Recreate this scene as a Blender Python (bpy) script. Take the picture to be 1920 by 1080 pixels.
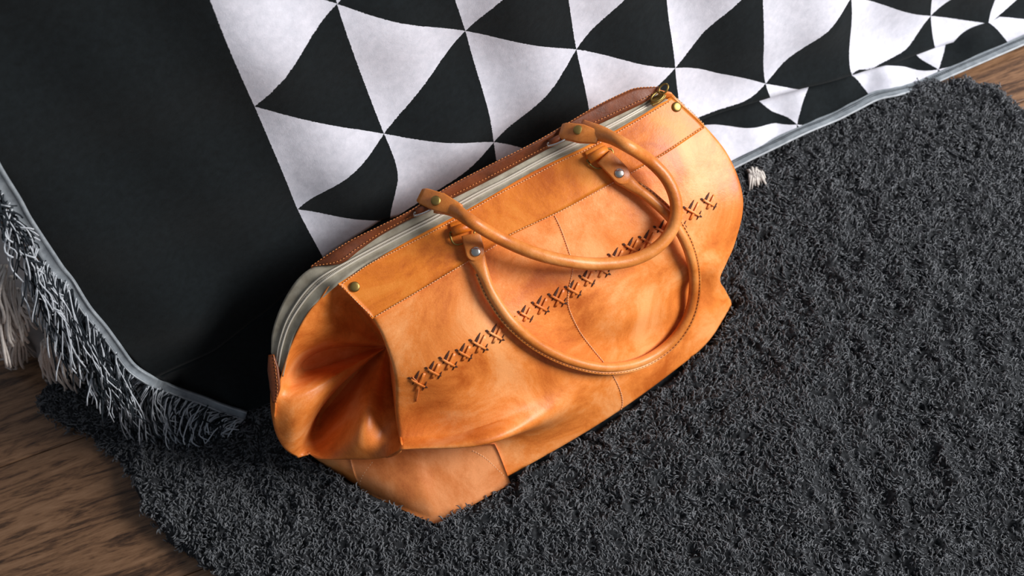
import bpy, bmesh, math, random
import numpy as np
from mathutils import Vector, Matrix
from mathutils.bvhtree import BVHTree
random.seed(7); rng = np.random.default_rng(7)
for o in list(bpy.data.objects): bpy.data.objects.remove(o, do_unlink=True)
SC = bpy.context.scene; COL = SC.collection

# ------------------------------------------------------------------ camera
FPX, THETA = 2300.0, math.radians(30)
CAM = np.array([0., 0., 1.5])
sx, sy = 0.2425, 0.9701
FW = np.array([0, math.sin(THETA), -math.cos(THETA)])
U0 = np.array([0, math.cos(THETA), math.sin(THETA)]); R0 = np.array([1., 0, 0])
UP = U0*sy + R0*sx; RT = -U0*sx + R0*sy
cd = bpy.data.cameras.new('camera'); co = bpy.data.objects.new('camera', cd); COL.objects.link(co)
cd.sensor_width = 36; cd.lens = 36*FPX/1920; cd.clip_start = .02; cd.clip_end = 50
m = Matrix.Identity(4)
for i in range(3):
    m[i][0] = RT[i]; m[i][1] = UP[i]; m[i][2] = -FW[i]; m[i][3] = CAM[i]
co.matrix_world = m
cd.dof.use_dof = True; cd.dof.focus_distance = 1.42; cd.dof.aperture_fstop = 5.6
SC.camera = co

# ------------------------------------------------------------------ world, lights, exposure
w = bpy.data.worlds.new('room_light'); SC.world = w; w.use_nodes = True
bg = w.node_tree.nodes['Background']; bg.inputs[0].default_value = (.80, .88, 1, 1); bg.inputs[1].default_value = .20
def area(name, loc, tgt, size, power, col, sizey=None):
    l = bpy.data.lights.new(name, 'AREA'); l.energy = power; l.color = col; l.size = size
    if sizey: l.shape = 'RECTANGLE'; l.size_y = sizey
    o = bpy.data.objects.new(name, l); COL.objects.link(o); o.location = loc
    o.rotation_euler = (Vector(tgt)-Vector(loc)).to_track_quat('-Z', 'Y').to_euler(); return o
area('window_light', (2.75, .0, 1.75), (0.1, .8, .1), 1.35, 166, (1, .985, .965), 1.35)
SC.view_settings.view_transform = 'Standard'; SC.view_settings.look = 'None'
SC.view_settings.exposure = 0.0; SC.view_settings.gamma = 1; SC.view_settings.use_curve_mapping = False

# ------------------------------------------------------------------ pixel rays (measured positions -> points in the room)
def ray(x, y): return FW*FPX + RT*(x-960) + UP*(540-y)
def atz(x, y, z):
    d = ray(x, y); return CAM + d*((z-CAM[2])/d[2])
def proj(p):
    v = np.asarray(p)-CAM; z = v@FW
    return 960+FPX*(v@RT)/z, 540-FPX*(v@UP)/z

# ------------------------------------------------------------------ mesh helpers
def mesh_obj(name, V, F, mat=None, parent=None, smooth=True, uv=None, mats=None, midx=None):
    me = bpy.data.meshes.new(name)
    V = np.asarray(V, float).reshape(-1, 3)
    me.from_pydata(V.tolist(), [], [tuple(int(i) for i in f) for f in F])
    if mats:
        for q in mats: me.materials.append(q)
        if midx is not None: me.polygons.foreach_set('material_index', np.asarray(midx, np.int32))
    elif mat: me.materials.append(mat)
    if smooth: me.polygons.foreach_set('use_smooth', [True]*len(me.polygons))
    if uv is not None:
        l = me.uv_layers.new(name='UVMap'); idx = np.zeros(len(me.loops), np.int32); me.loops.foreach_get('vertex_index', idx)
        l.data.foreach_set('uv', np.asarray(uv, float)[idx].ravel())
    me.update()
    o = bpy.data.objects.new(name, me); COL.objects.link(o)
    if parent is not None: o.parent = parent
    return o
def tag(o, label=None, cat=None, group=None, kind=None):
    if label: o['label'] = label
    if cat: o['category'] = cat
    if group: o['group'] = group
    if kind: o['kind'] = kind
    return o
def empty(name, label, cat):
    o = bpy.data.objects.new(name, None); COL.objects.link(o); o.empty_display_size = .02
    return tag(o, label, cat)
def gridf(nr, nc, off=0, close=False, flip=False):
    F = []
    for r in range(nr-1):
        for c in range(nc if close else nc-1):
            a = off+r*nc+c; b = off+r*nc+(c+1) % nc; f = (a, b, b+nc, a+nc)
            F.append(f[::-1] if flip else f)
    return F
def cr(P, n, closed=False):
    """Catmull-Rom through the rows of P, n samples per span (centripetal-free, clamped ends)."""
    P = np.asarray(P, float); N = len(P); out = []
    spans = N if closed else N-1
    for i in range(spans):
        p1, p2 = P[i], P[(i+1) % N]
        p0 = P[(i-1) % N] if (closed or i > 0) else 2*p1-p2
        p3 = P[(i+2) % N] if (closed or i+2 < N) else 2*p2-p1
        for k in range(n):
            t = k/n
            out.append(.5*((2*p1)+(-p0+p2)*t+(2*p0-5*p1+4*p2-p3)*t*t+(-p0+3*p1-3*p2+p3)*t**3))
    if not closed: out.append(P[-1])
    return np.array(out)
def cr2(G, nr, nc, closed_c=False):
    G = np.asarray(G, float)
    A = cr(G.reshape(len(G), -1), nr).reshape(-1, G.shape[1], G.shape[2])
    B = cr(A.transpose(1, 0, 2).reshape(G.shape[1], -1), nc, closed_c)
    return B.reshape(-1, A.shape[0], G.shape[2]).transpose(1, 0, 2)
def at_t(P, t):
    """resample polyline P at fractions t of its length"""
    P = np.asarray(P, float); s = np.r_[0, np.cumsum(np.linalg.norm(np.diff(P, axis=0), axis=1))]; s /= s[-1]
    return np.stack([np.interp(t, s, P[:, k]) for k in range(P.shape[1])], 1)
def frames(P):
    T = np.gradient(P, axis=0); T /= np.linalg.norm(T, axis=1)[:, None]+1e-12
    return T
def tube(P, r, n=8, side=None, squash=1.0, cap=True):
    """tube round polyline P; r scalar or per point; side: preferred flat normal (n,3)"""
    P = np.asarray(P, float); N = len(P); r = np.full(N, r) if np.isscalar(r) else np.asarray(r)
    T = frames(P); V = []
    ref = np.array([0, 0, 1.]) if side is None else None
    prev = None
    for i in range(N):
        if side is not None: nn = np.asarray(side[i] if np.ndim(side) == 2 else side, float)
        else:
            nn = ref if prev is None else prev
            if prev is None and abs(T[i]@ref) > .95: nn = np.array([1., 0, 0])
        nn = nn-T[i]*(nn@T[i]); nn /= np.linalg.norm(nn)+1e-12; prev = nn
        bb = np.cross(T[i], nn)
        for k in range(n):
            a = 2*math.pi*k/n; V.append(P[i]+bb*math.cos(a)*r[i]+nn*math.sin(a)*r[i]*(squash if np.isscalar(squash) else squash[i]))
    F = gridf(N, n, close=True)
    if cap: F.append(tuple(range(n))[::-1]); F.append(tuple((N-1)*n+k for k in range(n)))
    return V, F
def joinVF(L):
    V = []; F = []
    for v, f in L:
        o = len(V); V.extend(list(v)); F.extend([tuple(i+o for i in q) for q in f])
    return V, F
def ribbon(P, Nn, wid, th):
    """flat strap along P with face normals Nn, width wid (scalar/array), thickness th"""
    P = np.asarray(P); N = len(P); T = frames(P); V = []
    wid = np.full(N, wid) if np.isscalar(wid) else np.asarray(wid)
    for i in range(N):
        n = Nn[i]-T[i]*(Nn[i]@T[i]); n /= np.linalg.norm(n); b = np.cross(T[i], n); h = wid[i]/2
        e = min(th*.4, h*.5)
        for u, v in ((-h, -th/2), (h, -th/2), (h, th/2-e*.5), (h-e, th/2), (-h+e, th/2), (-h, th/2-e*.5)): V.append(P[i]+b*u+n*v)
    F = gridf(N, 6, close=True); F.append(tuple(range(6))[::-1]); F.append(tuple((N-1)*6+k for k in range(6)))
    return V, F
def noise3(X, s, seed=0):
    """cheap smooth pseudo noise in numpy: sum of rotated sines"""
    r = np.random.default_rng(seed); out = 0
    for k in range(6):
        d = r.normal(size=3); d /= np.linalg.norm(d); out = out+np.sin((X@d)*s*(.6+.25*k)*6.28+r.uniform(0, 6.28))
    return out/6

# ------------------------------------------------------------------ materials
def nt(name):
    mt = bpy.data.materials.new(name); mt.use_nodes = True; t = mt.node_tree
    return mt, t, t.nodes['Principled BSDF']
def N(t, typ, **kw):
    n = t.nodes.new(typ)
    for k, v in kw.items(): setattr(n, k, v)
    return n
def L(t, a, b): t.links.new(a, b)
def ramp(t, src, stops):
    r = N(t, 'ShaderNodeValToRGB'); e = r.color_ramp.elements
    while len(e) < len(stops): e.new(.5)
    for q, (p, c) in zip(e, stops): q.position = p; q.color = (*c, 1)
    L(t, src, r.inputs[0]); return r.outputs[0]
def noise(t, scale, detail=4, rough=.5, coord=None, dist=0):
    n = N(t, 'ShaderNodeTexNoise'); n.inputs['Scale'].default_value = scale; n.inputs['Detail'].default_value = detail
    n.inputs['Roughness'].default_value = rough; n.inputs['Distortion'].default_value = dist
    if coord is None: coord = N(t, 'ShaderNodeTexCoord').outputs['Object']
    L(t, coord, n.inputs['Vector']); return n.outputs[0]
def bump(t, b, h, strength, dist, prev=None):
    n = N(t, 'ShaderNodeBump'); n.inputs['Strength'].default_value = strength; n.inputs['Distance'].default_value = dist
    L(t, h, n.inputs['Height'])
    if prev: L(t, prev, n.inputs['Normal'])
    L(t, n.outputs[0], b.inputs['Normal']); return n.outputs[0]
def srgb(r, g, b): return tuple(((c/255)/12.92 if c/255 <= .04045 else ((c/255+.055)/1.055)**2.4) for c in (r, g, b))
def simple(name, col, rough=.5, metal=0, spec=.5):
    mt, t, b = nt(name); b.inputs['Base Color'].default_value = (*col, 1); b.inputs['Roughness'].default_value = rough
    b.inputs['Metallic'].default_value = metal; b.inputs['Specular IOR Level'].default_value = spec
    h = noise(t, 300, 2); bump(t, b, h, .15, .0004); return mt
def leather(name, dark, mid, light, rough=.42, wear=True):
    mt, t, b = nt(name)
    n1 = noise(t, 11, 7, .68, dist=.6); n2 = noise(t, 520, 3, .6)
    mx = N(t, 'ShaderNodeMath', operation='MULTIPLY_ADD'); L(t, n2, mx.inputs[0]); mx.inputs[1].default_value = .12
    sub = N(t, 'ShaderNodeMath', operation='ADD'); L(t, n1, sub.inputs[0]); sub.inputs[1].default_value = -.06; L(t, sub.outputs[0], mx.inputs[2])
    c = ramp(t, mx.outputs[0], [(.34, dark), (.49, mid), (.64, light)])
    # scattered tiny dark pores and rubbed spots
    n3 = noise(t, 1400, 2, .5); pr = ramp(t, n3, [(.60, (1, 1, 1)), (.72, (.72, .62, .52))])
    mul = N(t, 'ShaderNodeMix', data_type='RGBA', blend_type='MULTIPLY'); mul.inputs['Factor'].default_value = .7
    L(t, c, mul.inputs['A']); L(t, pr, mul.inputs['B']); L(t, mul.outputs['Result'], b.inputs['Base Color'])
    rr = N(t, 'ShaderNodeMapRange'); L(t, n1, rr.inputs[0]); rr.inputs[3].default_value = rough-.06; rr.inputs[4].default_value = rough+.12
    L(t, rr.outputs[0], b.inputs['Roughness']); b.inputs['Specular IOR Level'].default_value = .45
    v = N(t, 'ShaderNodeTexVoronoi'); v.inputs['Scale'].default_value = 700; L(t, N(t, 'ShaderNodeTexCoord').outputs['Object'], v.inputs['Vector'])
    p = bump(t, b, v.outputs[0], .10, .0006); p = bump(t, b, noise(t, 38, 4, .6), .22, .004, p)
    return mt
LEA = leather('tan_leather', srgb(192, 96, 32), srgb(230, 132, 56), srgb(246, 164, 98))
LEB = leather('amber_leather', srgb(182, 88, 14), srgb(216, 118, 28), srgb(230, 140, 50))
LEP = leather('rubbed_leather', srgb(184, 98, 46), srgb(216, 128, 66), srgb(236, 154, 96), .45)
LED = leather('shaded_brown_leather', srgb(80, 38, 16), srgb(110, 54, 24), srgb(134, 70, 34), .4)  # brown made darker to hold the shade on the back band
LEH = leather('handle_leather', srgb(184, 96, 32), srgb(212, 126, 54), srgb(230, 152, 84), .38)
THR = simple('pale_thread', srgb(238, 190, 145), .8)
THD = simple('dark_slit', srgb(70, 32, 14), .8)
BRASS = simple('aged_brass', srgb(150, 126, 72), .45, 1)
STEEL = simple('nickel', srgb(196, 192, 186), .25, 1)
ZTEETH = simple('zip_coil', srgb(214, 204, 188), .35, .2)
def tape_mat():
    mt, t, b = nt('zip_tape'); tc = N(t, 'ShaderNodeTexCoord').outputs['Object']
    c = ramp(t, noise(t, 60, 4, .6), [(.3, srgb(140, 130, 112)), (.7, srgb(176, 168, 150))]); L(t, c, b.inputs['Base Color'])
    b.inputs['Roughness'].default_value = .75; bump(t, b, noise(t, 1800, 2), .3, .0005); return mt
TAPE = tape_mat()

def fabric_pattern():
    mt, t, b = nt('triangle_weave')
    uv = N(t, 'ShaderNodeUVMap').outputs[0]
    tc = N(t, 'ShaderNodeTexCoord').outputs['Object']
    # a slight saw-tooth where the woven colours meet
    nz = N(t, 'ShaderNodeTexNoise'); nz.inputs['Scale'].default_value = 420; nz.inputs['Detail'].default_value = 1; L(t, tc, nz.inputs['Vector'])
    s1 = N(t, 'ShaderNodeVectorMath', operation='SUBTRACT'); L(t, nz.outputs['Color'], s1.inputs[0]); s1.inputs[1].default_value = (.5, .5, .5)
    s2 = N(t, 'ShaderNodeVectorMath', operation='SCALE'); L(t, s1.outputs[0], s2.inputs[0]); s2.inputs['Scale'].default_value = .012
    s3 = N(t, 'ShaderNodeVectorMath', operation='ADD'); L(t, uv, s3.inputs[0]); L(t, s2.outputs[0], s3.inputs[1])
    sp = N(t, 'ShaderNodeSeparateXYZ'); L(t, s3.outputs[0], sp.inputs[0])
    fu = N(t, 'ShaderNodeMath', operation='FRACT'); L(t, sp.outputs[0], fu.inputs[0])
    fv = N(t, 'ShaderNodeMath', operation='FRACT'); L(t, sp.outputs[1], fv.inputs[0])
    ad = N(t, 'ShaderNodeMath', operation='ADD'); L(t, fu.outputs[0], ad.inputs[0]); L(t, fv.outputs[0], ad.inputs[1])
    lt = N(t, 'ShaderNodeMath', operation='LESS_THAN'); L(t, ad.outputs[0], lt.inputs[0]); lt.inputs[1].default_value = 1
    gt = N(t, 'ShaderNodeMath', operation='GREATER_THAN'); L(t, sp.outputs[0], gt.inputs[0]); gt.inputs[1].default_value = 0
    mk = N(t, 'ShaderNodeMath', operation='MULTIPLY'); L(t, lt.outputs[0], mk.inputs[0]); L(t, gt.outputs[0], mk.inputs[1])
    cw = ramp(t, noise(t, 90, 6, .7), [(.3, srgb(204, 205, 216)), (.7, srgb(225, 224, 235))])
    cb = ramp(t, noise(t, 120, 6, .7), [(.3, srgb(12, 17, 19)), (.7, srgb(21, 27, 30))])
    mx = N(t, 'ShaderNodeMix', data_type='RGBA'); L(t, mk.outputs[0], mx.inputs['Factor']); L(t, cb, mx.inputs['A']); L(t, cw, mx.inputs['B'])
    L(t, mx.outputs['Result'], b.inputs['Base Color']); b.inputs['Roughness'].default_value = .9
    b.inputs['Specular IOR Level'].default_value = .15
    b.inputs['Sheen Weight'].default_value = .05
    p = bump(t, b, noise(t, 1500, 2, .6), .35, .0008); bump(t, b, noise(t, 30, 4, .55), .3, .004, p)
    return mt
FAB = fabric_pattern()
def cloth(name, c1, c2, sc=80):
    mt, t, b = nt(name); L(t, ramp(t, noise(t, sc, 5, .6), [(.3, c1), (.7, c2)]), b.inputs['Base Color'])
    b.inputs['Roughness'].default_value = .9; b.inputs['Specular IOR Level'].default_value = .15
    p = bump(t, b, noise(t, 1500, 2, .6), .35, .0008); bump(t, b, noise(t, 35, 4), .3, .004, p); return mt
TRIM = cloth('trim_grey', srgb(116, 123, 130), srgb(150, 157, 163))
TRIMD = cloth('trim_dark', srgb(62, 68, 74), srgb(90, 96, 102))
TRIML = cloth('trim_light', srgb(168, 174, 180), srgb(196, 200, 205))
YARNW = cloth('yarn_white', srgb(158, 164, 172), srgb(200, 204, 210), 200)
YARNB = cloth('yarn_black', srgb(20, 24, 28), srgb(46, 52, 58), 200)
YARNC = cloth('yarn_cream', srgb(196, 186, 178), srgb(226, 218, 212), 200)
GREY = cloth('pale_grey_cloth', srgb(186, 184, 184), srgb(216, 214, 214), 20)
def wool():
    mt, t, b = nt('dark_wool')
    tc = N(t, 'ShaderNodeTexCoord').outputs['Object']
    c = ramp(t, noise(t, 110, 5, .7), [(.3, srgb(60, 62, 66)), (.5, srgb(96, 99, 104)), (.62, srgb(124, 127, 132)), (.8, srgb(140, 130, 122))])
    L(t, c, b.inputs['Base Color']); b.inputs['Roughness'].default_value = .62; b.inputs['Specular IOR Level'].default_value = .35
    b.inputs['Sheen Weight'].default_value = .25; b.inputs['Sheen Roughness'].default_value = .4
    bump(t, b, noise(t, 500, 4, .7), .8, .002); return mt
WOOL = wool()
WOOLB = cloth('wool_gap_shade', srgb(24, 25, 27), srgb(52, 54, 57), 220)  # hide coloured darker than the curls, painting the shade in the gaps
def wood():
    mt, t, b = nt('oak_plank')
    oi = N(t, 'ShaderNodeObjectInfo'); tc = N(t, 'ShaderNodeTexCoord')
    mp = N(t, 'ShaderNodeMapping'); mp.inputs['Scale'].default_value = (1.0, 9, 1)
    av = N(t, 'ShaderNodeVectorMath', operation='ADD'); L(t, tc.outputs['Object'], av.inputs[0])
    mlt = N(t, 'ShaderNodeVectorMath', operation='SCALE'); L(t, oi.outputs['Random'], mlt.inputs['Scale']); mlt.inputs[0].default_value = (17, 9, 5)
    L(t, mlt.outputs[0], av.inputs[1]); L(t, av.outputs[0], mp.inputs[0])
    n1 = noise(t, 6, 8, .65, mp.outputs[0], 1.6); n2 = noise(t, 46, 6, .7, mp.outputs[0], .8)
    mm = N(t, 'ShaderNodeMath', operation='MULTIPLY_ADD'); L(t, n2, mm.inputs[0]); mm.inputs[1].default_value = .55; L(t, n1, mm.inputs[2])
    c = ramp(t, mm.outputs[0], [(.56, srgb(40, 27, 20)), (.68, srgb(88, 62, 44)), (.80, srgb(134, 98, 70)), (1., srgb(160, 122, 92))])
    hs = N(t, 'ShaderNodeHueSaturation'); L(t, c, hs.inputs['Color'])
    mr = N(t, 'ShaderNodeMapRange'); L(t, oi.outputs['Random'], mr.inputs[0]); mr.inputs[3].default_value = .85; mr.inputs[4].default_value = 1.15
    L(t, mr.outputs[0], hs.inputs['Value']); L(t, hs.outputs[0], b.inputs['Base Color'])
    b.inputs['Roughness'].default_value = .45; bump(t, b, n2, .25, .0008); return mt
WOOD = wood()
SUBF = simple('subfloor', srgb(40, 28, 20), .9)

# ------------------------------------------------------------------ floor of planks
fl = mesh_obj('floor', [(-3, -2, -.02), (3, -2, -.02), (3, 3.2, -.02), (-3, 3.2, -.02)], [(0, 1, 2, 3)], SUBF, smooth=False)
tag(fl, kind='structure')
ANG = math.atan2(.012+.002, .122); PW = .245; GAP = .0012
e1 = np.array([math.cos(ANG), math.sin(ANG)]); e2 = np.array([-math.sin(ANG), math.cos(ANG)])
seam0 = np.array([-.745, .788])
def plank_mesh(Lh):
    x0, x1, y0, y1, b = 0, Lh, 0, PW-GAP, .0012
    V = [(x0, y0, -.014), (x1, y0, -.014), (x1, y1, -.014), (x0, y1, -.014), (x0, y0, -b), (x1, y0, -b), (x1, y1, -b), (x0, y1, -b),
         (x0+b, y0+b, 0), (x1-b, y0+b, 0), (x1-b, y1-b, 0), (x0+b, y1-b, 0)]
    F = [(0, 1, 5, 4), (1, 2, 6, 5), (2, 3, 7, 6), (3, 0, 4, 7), (4, 5, 9, 8), (5, 6, 10, 9), (6, 7, 11, 10), (7, 4, 8, 11), (8, 9, 10, 11)]
    return V, F
pl0 = None
for r in range(-7, 9):
    for k in range(-2, 2):
        L0 = 1.7; offx = ((r*37) % 10)/10*.45+.85
        p = seam0+e2*PW*r+e1*(k*L0+offx-.15)
        if r == -1 and False: pass
        if pl0 is None:
            V, F = plank_mesh(L0-GAP); pl0 = mesh_obj('plank', V, F, WOOD, fl, smooth=False); o = pl0
        else:
            o = pl0.copy(); COL.objects.link(o)
        o.location = (p[0], p[1], 0); o.rotation_euler = (0, 0, ANG)

# ------------------------------------------------------------------ blanket: thin-plate maps from cloth plane to woven pattern
DA = np.array([-.40, .79, 0]); DB = np.array([.60, 1.07, 0]); DS = (DB-DA)/np.linalg.norm(DB-DA)
DNf = np.array([DS[1], -DS[0], 0]); LEAN = math.radians(4)
DN = DNf*math.cos(LEAN)+np.array([0, 0, 1])*math.sin(LEAN); DQ = np.cross(DS, DN); DQ = DQ*np.sign(DQ[2])
def on_drape(x, y, off=0.):
    r = ray(x, y); return CAM+r*(((DA+DN*off-CAM)@DN)/(r@DN))
def sq(p): v = np.asarray(p)-DA; return np.array([v@DS, v@DQ])
def tps(P, Q, reg=1.5e-5):
    P = np.asarray(P, float); Q = np.asarray(Q, float); n = len(P)
    d = np.linalg.norm(P[:, None]-P[None], axis=2); K = np.where(d > 0, d*d*np.log(d+1e-12), 0)+reg*np.eye(n)
    A = np.block([[K, np.c_[np.ones(n), P]], [np.c_[np.ones(n), P].T, np.zeros((3, 3))]])
    W = np.linalg.solve(A, np.r_[Q, np.zeros((3, Q.shape[1]))])
    def f(X):
        X = np.asarray(X, float); d = np.linalg.norm(X[:, None]-P[None], axis=2); K = np.where(d > 0, d*d*np.log(d+1e-12), 0)
        return K@W[:n]+np.c_[np.ones(len(X)), X]@W[n:]
    return f
UPN = [((378, -42), (0, 0)), ((478, 200), (0, 1)), ((562, 400), (0, 2)), ((604, 480), (0, 2.5)), ((632, 7), (1, 0)), ((718, 248), (1, 1)), ((744, 335), (1, 1.45)), ((728, 409), (1, 2)),
       ((826, -150), (2, -1)), ((878, 65), (2, 0)), ((930, 273), (2, 1)), ((965, 440), (2, 2)), ((1040, -120), (3, -1)), ((1079, 91), (3, 0)), ((1112, 282), (3, 1)),
       ((1250, -90), (4, -1)), ((1265, 127), (4, 0)), ((1263, 222), (4, 1)), ((1430, -44), (5, -1)), ((1425, 146), (5, 0)), ((1595, -5), (6, -1)), ((1579, 123), (6, 0)),
       ((1741, 26), (7, -1)), ((1837, 30), (8, -1)), ((1752, -95), (7, -2)), ((1880, -60), (8, -1.9)), ((1389, 171), (4.72, .28)), ((1346, 188), (4.45, .55)), ((1304, 203), (4.2, .8)),
       ((1691, 79), (6.55, -.55)), ((1653, 100), (6.32, -.32)), ((1610, 115), (6.12, -.12)), ((1480, 150), (5.35, 0)), ((1387, 0), (4.74, -.74)), ((1327, 62), (4.37, -.37)), ((1163, 0), (3.5, -.5)), ((929, 0), (2.35, -.35)), ((1545, 45), (5.69, -.69)), ((1462, 112), (5.24, -.24)), ((1523, 139), (5.6, -.05)), ((1562, 128), (5.9, -.06)), ((1300, 131), (4.22, 0)), ((1345, 137), (4.5, 0)), ((1172, 109), (3.5, 0)), ((1268, 175), (4, .5)), ((605, -230), (1, -1)), ((300, -260), (0, -1))]
LON = [((1494, 234), (5, 1)), ((1403, 172), (5, .4)), ((1450, 210), (5, .75)), ((1523, 139), (5.55, .45)), ((1507, 184), (5.25, .75)), ((1546, 133), (5.88, .35)), ((1569, 125), (6, .18)), ((1470, 250), (4.8, 1.1)), ((1430, 270), (4.6, 1.25)), ((1560, 205), (5.5, .8)), ((1600, 190), (5.85, .68)), ((1520, 225), (5.2, .93)), ((1603, 146), (6, .3)),
       ((1625, 173), (6, .5)), ((1340, 233), (4.45, 1)), ((1400, 240), (4.65, 1)), ((1450, 231), (4.85, 1)), ((1610, 118), (6.2, 0)), ((1697, 126), (6.6, 0)), ((1759, 131), (7, 0)), ((1705, 85), (7, -.5)),
       ((1722, 108), (7, -.3)), ((1781, 60), (7.5, -.5)), ((1770, 96), (7.25, -.25)), ((1837, 32), (8, -1)), ((1865, 52), (8, -.75)), ((1889, 80), (8, -.5)), ((1385, 290), (4.4, 1.5)), ((1265, 240), (4.1, 1))]
upf = tps([sq(on_drape(*p)) for p, q in UPN], [q for p, q in UPN])
lof = tps([np.array(p)/200. for p, q in LON], [q for p, q in LON])
FOLD = [(292, 706), (400, 652), (500, 580), (604, 482), (712, 407), (830, 380), (960, 335), (1100, 280), (1250, 226), (1340, 194), (1403, 172), (1440, 160), (1480, 150), (1523, 139),
        (1569, 126), (1600, 118), (1660, 104), (1705, 85), (1735, 74), (1781, 60), (1820, 45), (1860, 25), (1904, 6), (1960, -22)]
foldsq = np.array([sq(on_drape(*p)) for p in FOLD])
o_ = np.argsort(foldsq[:, 0]); foldsq = foldsq[o_]
ledge = np.array([sq(on_drape(*p)) for p in ((282, 712), (212, 640), (172, 596), (132, 536), (93, 482), (54, 418), (-5, 316), (-86, 175))])
lq = np.argsort(ledge[:, 1]); ledge = ledge[lq]
S1 = 1.75; QT = .80; NS, NQ = 300, 110
ss = np.linspace(0, 1, NS); qq = np.linspace(0, 1, NQ)
V = np.zeros((NQ, NS, 3)); UVu = np.zeros((NQ, NS, 2))
for j, b in enumerate(qq):
    s_guess = ss*(S1-ledge[0, 0])+ledge[0, 0]
    q0 = np.interp(s_guess, foldsq[:, 0], foldsq[:, 1]); q = q0+(QT-q0)*b
    sl = np.interp(q, ledge[:, 1], ledge[:, 0]); s = s_guess+(sl-ledge[0, 0])*(1-ss)**3
    wav = .006*np.sin(s*21+1+q*3)+.004*np.sin(s*47+q*6)+.003*np.sin(q*33+s*9)
    lip = .022*np.exp(-(q-q0)/.035)*np.clip((s_guess-.45)/.2, .12, 1)
    off = wav*min(1, b*6+.25)+lip
    V[j] = DA+np.outer(s, DS)+np.outer(q, DQ)+np.outer(off, DN)
    UVu[j] = upf(np.c_[s, q])
# the cloth carries on over the top of the seat behind
top = V[-1]; ext = []; uve = []
for k, d in enumerate((.01, .03, .07, .2, .5)):
    ext.append(top+np.array([-DNf[0], -DNf[1], 0])*d+np.array([0, 0, (.006, .014, .02, .02, .018)[k]])); uve.append(UVu[-1]-np.array([0, d*5.5]))
Vu = np.concatenate([V, np.array(ext)]); Uu = np.concatenate([UVu, np.array(uve)])
blanket = empty('blanket', 'woven throw with black and white triangles and a plain black end, hanging behind the bag', 'blanket')
UPM = Vu.reshape(-1, 3), gridf(len(Vu), NS), Uu.reshape(-1, 2)
# lower flap: tucked under the lip, runs out to the hem on the rug
HEM = [(292, 706), (335, 728), (380, 744), (420, 760), (462, 771), (600, 712), (760, 628), (920, 545), (1080, 458), (1240, 374), (1340, 322), (1388, 297), (1440, 272), (1500, 243), (1560, 218), (1600, 198),
       (1640, 178), (1680, 169), (1722, 157), (1790, 128), (1850, 102), (1920, 72), (1990, 42)]
def hemz(x, y): return .030 if x < 1560 else (.022 if x < 1700 else .012)
hemw = np.array([atz(x, y, .105 if i == 0 else (.05, .03, .03, .03)[i-1] if i < 5 else hemz(x, y)) for i, (x, y) in enumerate(HEM)])
hemw[0] = on_drape(292, 706, .02)
foldw = np.array([DA+DS*s+(DQ*(q+.012)+DN*-.004 if s > .55 else DQ*q+DN*.003) for s, q in foldsq])
NL, NM = 320, 26
tt = np.linspace(0, 1, NL)
hs = at_t(cr(hemw, 6), tt)
# the upper border follows the same stretch of the fold
fx = foldsq[:, 0]; hx = (hs-DA)@DS; hx2 = hx+.03*(1-tt); hx2 = np.maximum.accumulate(np.where(tt < .14, fx[0]+tt*0, hx2))
fs = np.interp(tt, [0, .12, .3, .62, 1], [fx[0], fx[0]+.04, np.interp(.3, tt, hx)+.02, np.interp(.62, tt, hx)+.01, hx[-1]+.02])
fw = np.stack([np.interp(fs, fx, foldw[:, k]) for k in range(3)], 1)
fw[fs > fx[-1]] += 0
LO = np.zeros((NM, NL, 3))
for j in range(NM):
    b = j/(NM-1)
    P = fw*(1-b)+hs*b
    sag = math.sin(math.pi*b)
    P[:, 2] -= sag*.022*np.minimum(1, tt*8)*np.clip((fw[:, 2]-hs[:, 2])/.08, 0, 1)
    P += np.outer(sag*(.004*np.sin(tt*70)+.003*np.sin(tt*131+1)+.003*np.sin(tt*33+b*5)), [0, -.5, .8])
    P[:, 2] = np.maximum(P[:, 2], .008)
    LO[j] = P
px = np.array([proj(p) for p in LO.reshape(-1, 3)])
ul = lof(px/200.); ul[px[:, 0] < 1180] = (-1, .5)
mxx = px[:, 0] < 560; 
LOM = LO.reshape(-1, 3), gridf(NM, NL), ul
for nm, (v, f, u) in (('cloth_drape', UPM), ('cloth_flap', LOM)):
    ob = mesh_obj(nm, v, f, FAB, blanket, uv=u)
    sm = ob.modifiers.new('thickness', 'SOLIDIFY'); sm.thickness = .0022; sm.offset = 0
blanket['kind'] = 'thing'
# hem trim along the long side
def strip(P, side, w0, w1, z, th=.002):
    A = P+side*w0; B = P+side*w1
    n = len(P); V = np.concatenate([A+[0, 0, z], B+[0, 0, z], B+[0, 0, z-th], A+[0, 0, z-th]]); F = []
    for i in range(n-1):
        for a in range(4):
            b = (a+1) % 4; F.append((a*n+i, a*n+i+1, b*n+i+1, b*n+i))
    return V, F
hl = cr(hemw[7:], 10); T = frames(hl); side = np.stack([T[:, 1], -T[:, 0], 0*T[:, 0]], 1)
wob = 1+.12*np.sin(np.arange(len(hl))*.5)[:, None]
v, f = joinVF([strip(hl, side*wob, -.004, .009, .0028)]); tr = mesh_obj('hem_trim', v, f, TRIM, blanket, smooth=False)
v, f = joinVF([strip(hl, side*wob, .0005, .0030, .0040)]); mesh_obj('dark_braid', v, f, TRIMD, tr, smooth=False)
v, f = tube(hl+side*.0100+[0, 0, .001], .0017, 6); mesh_obj('light_piping', v, f, TRIML, tr)
st = []
for i in range(4, len(hl)-1, 1):
    for q in (.0, .5):
        c = (hl[i]*(1-q)+hl[i+1]*q)+side[i]*.0018+np.array([0, 0, .0045]); st.append(tube([c-T[i]*.001-side[i]*.001, c+T[i]*.001+side[i]*.001], .0007, 4))
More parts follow.
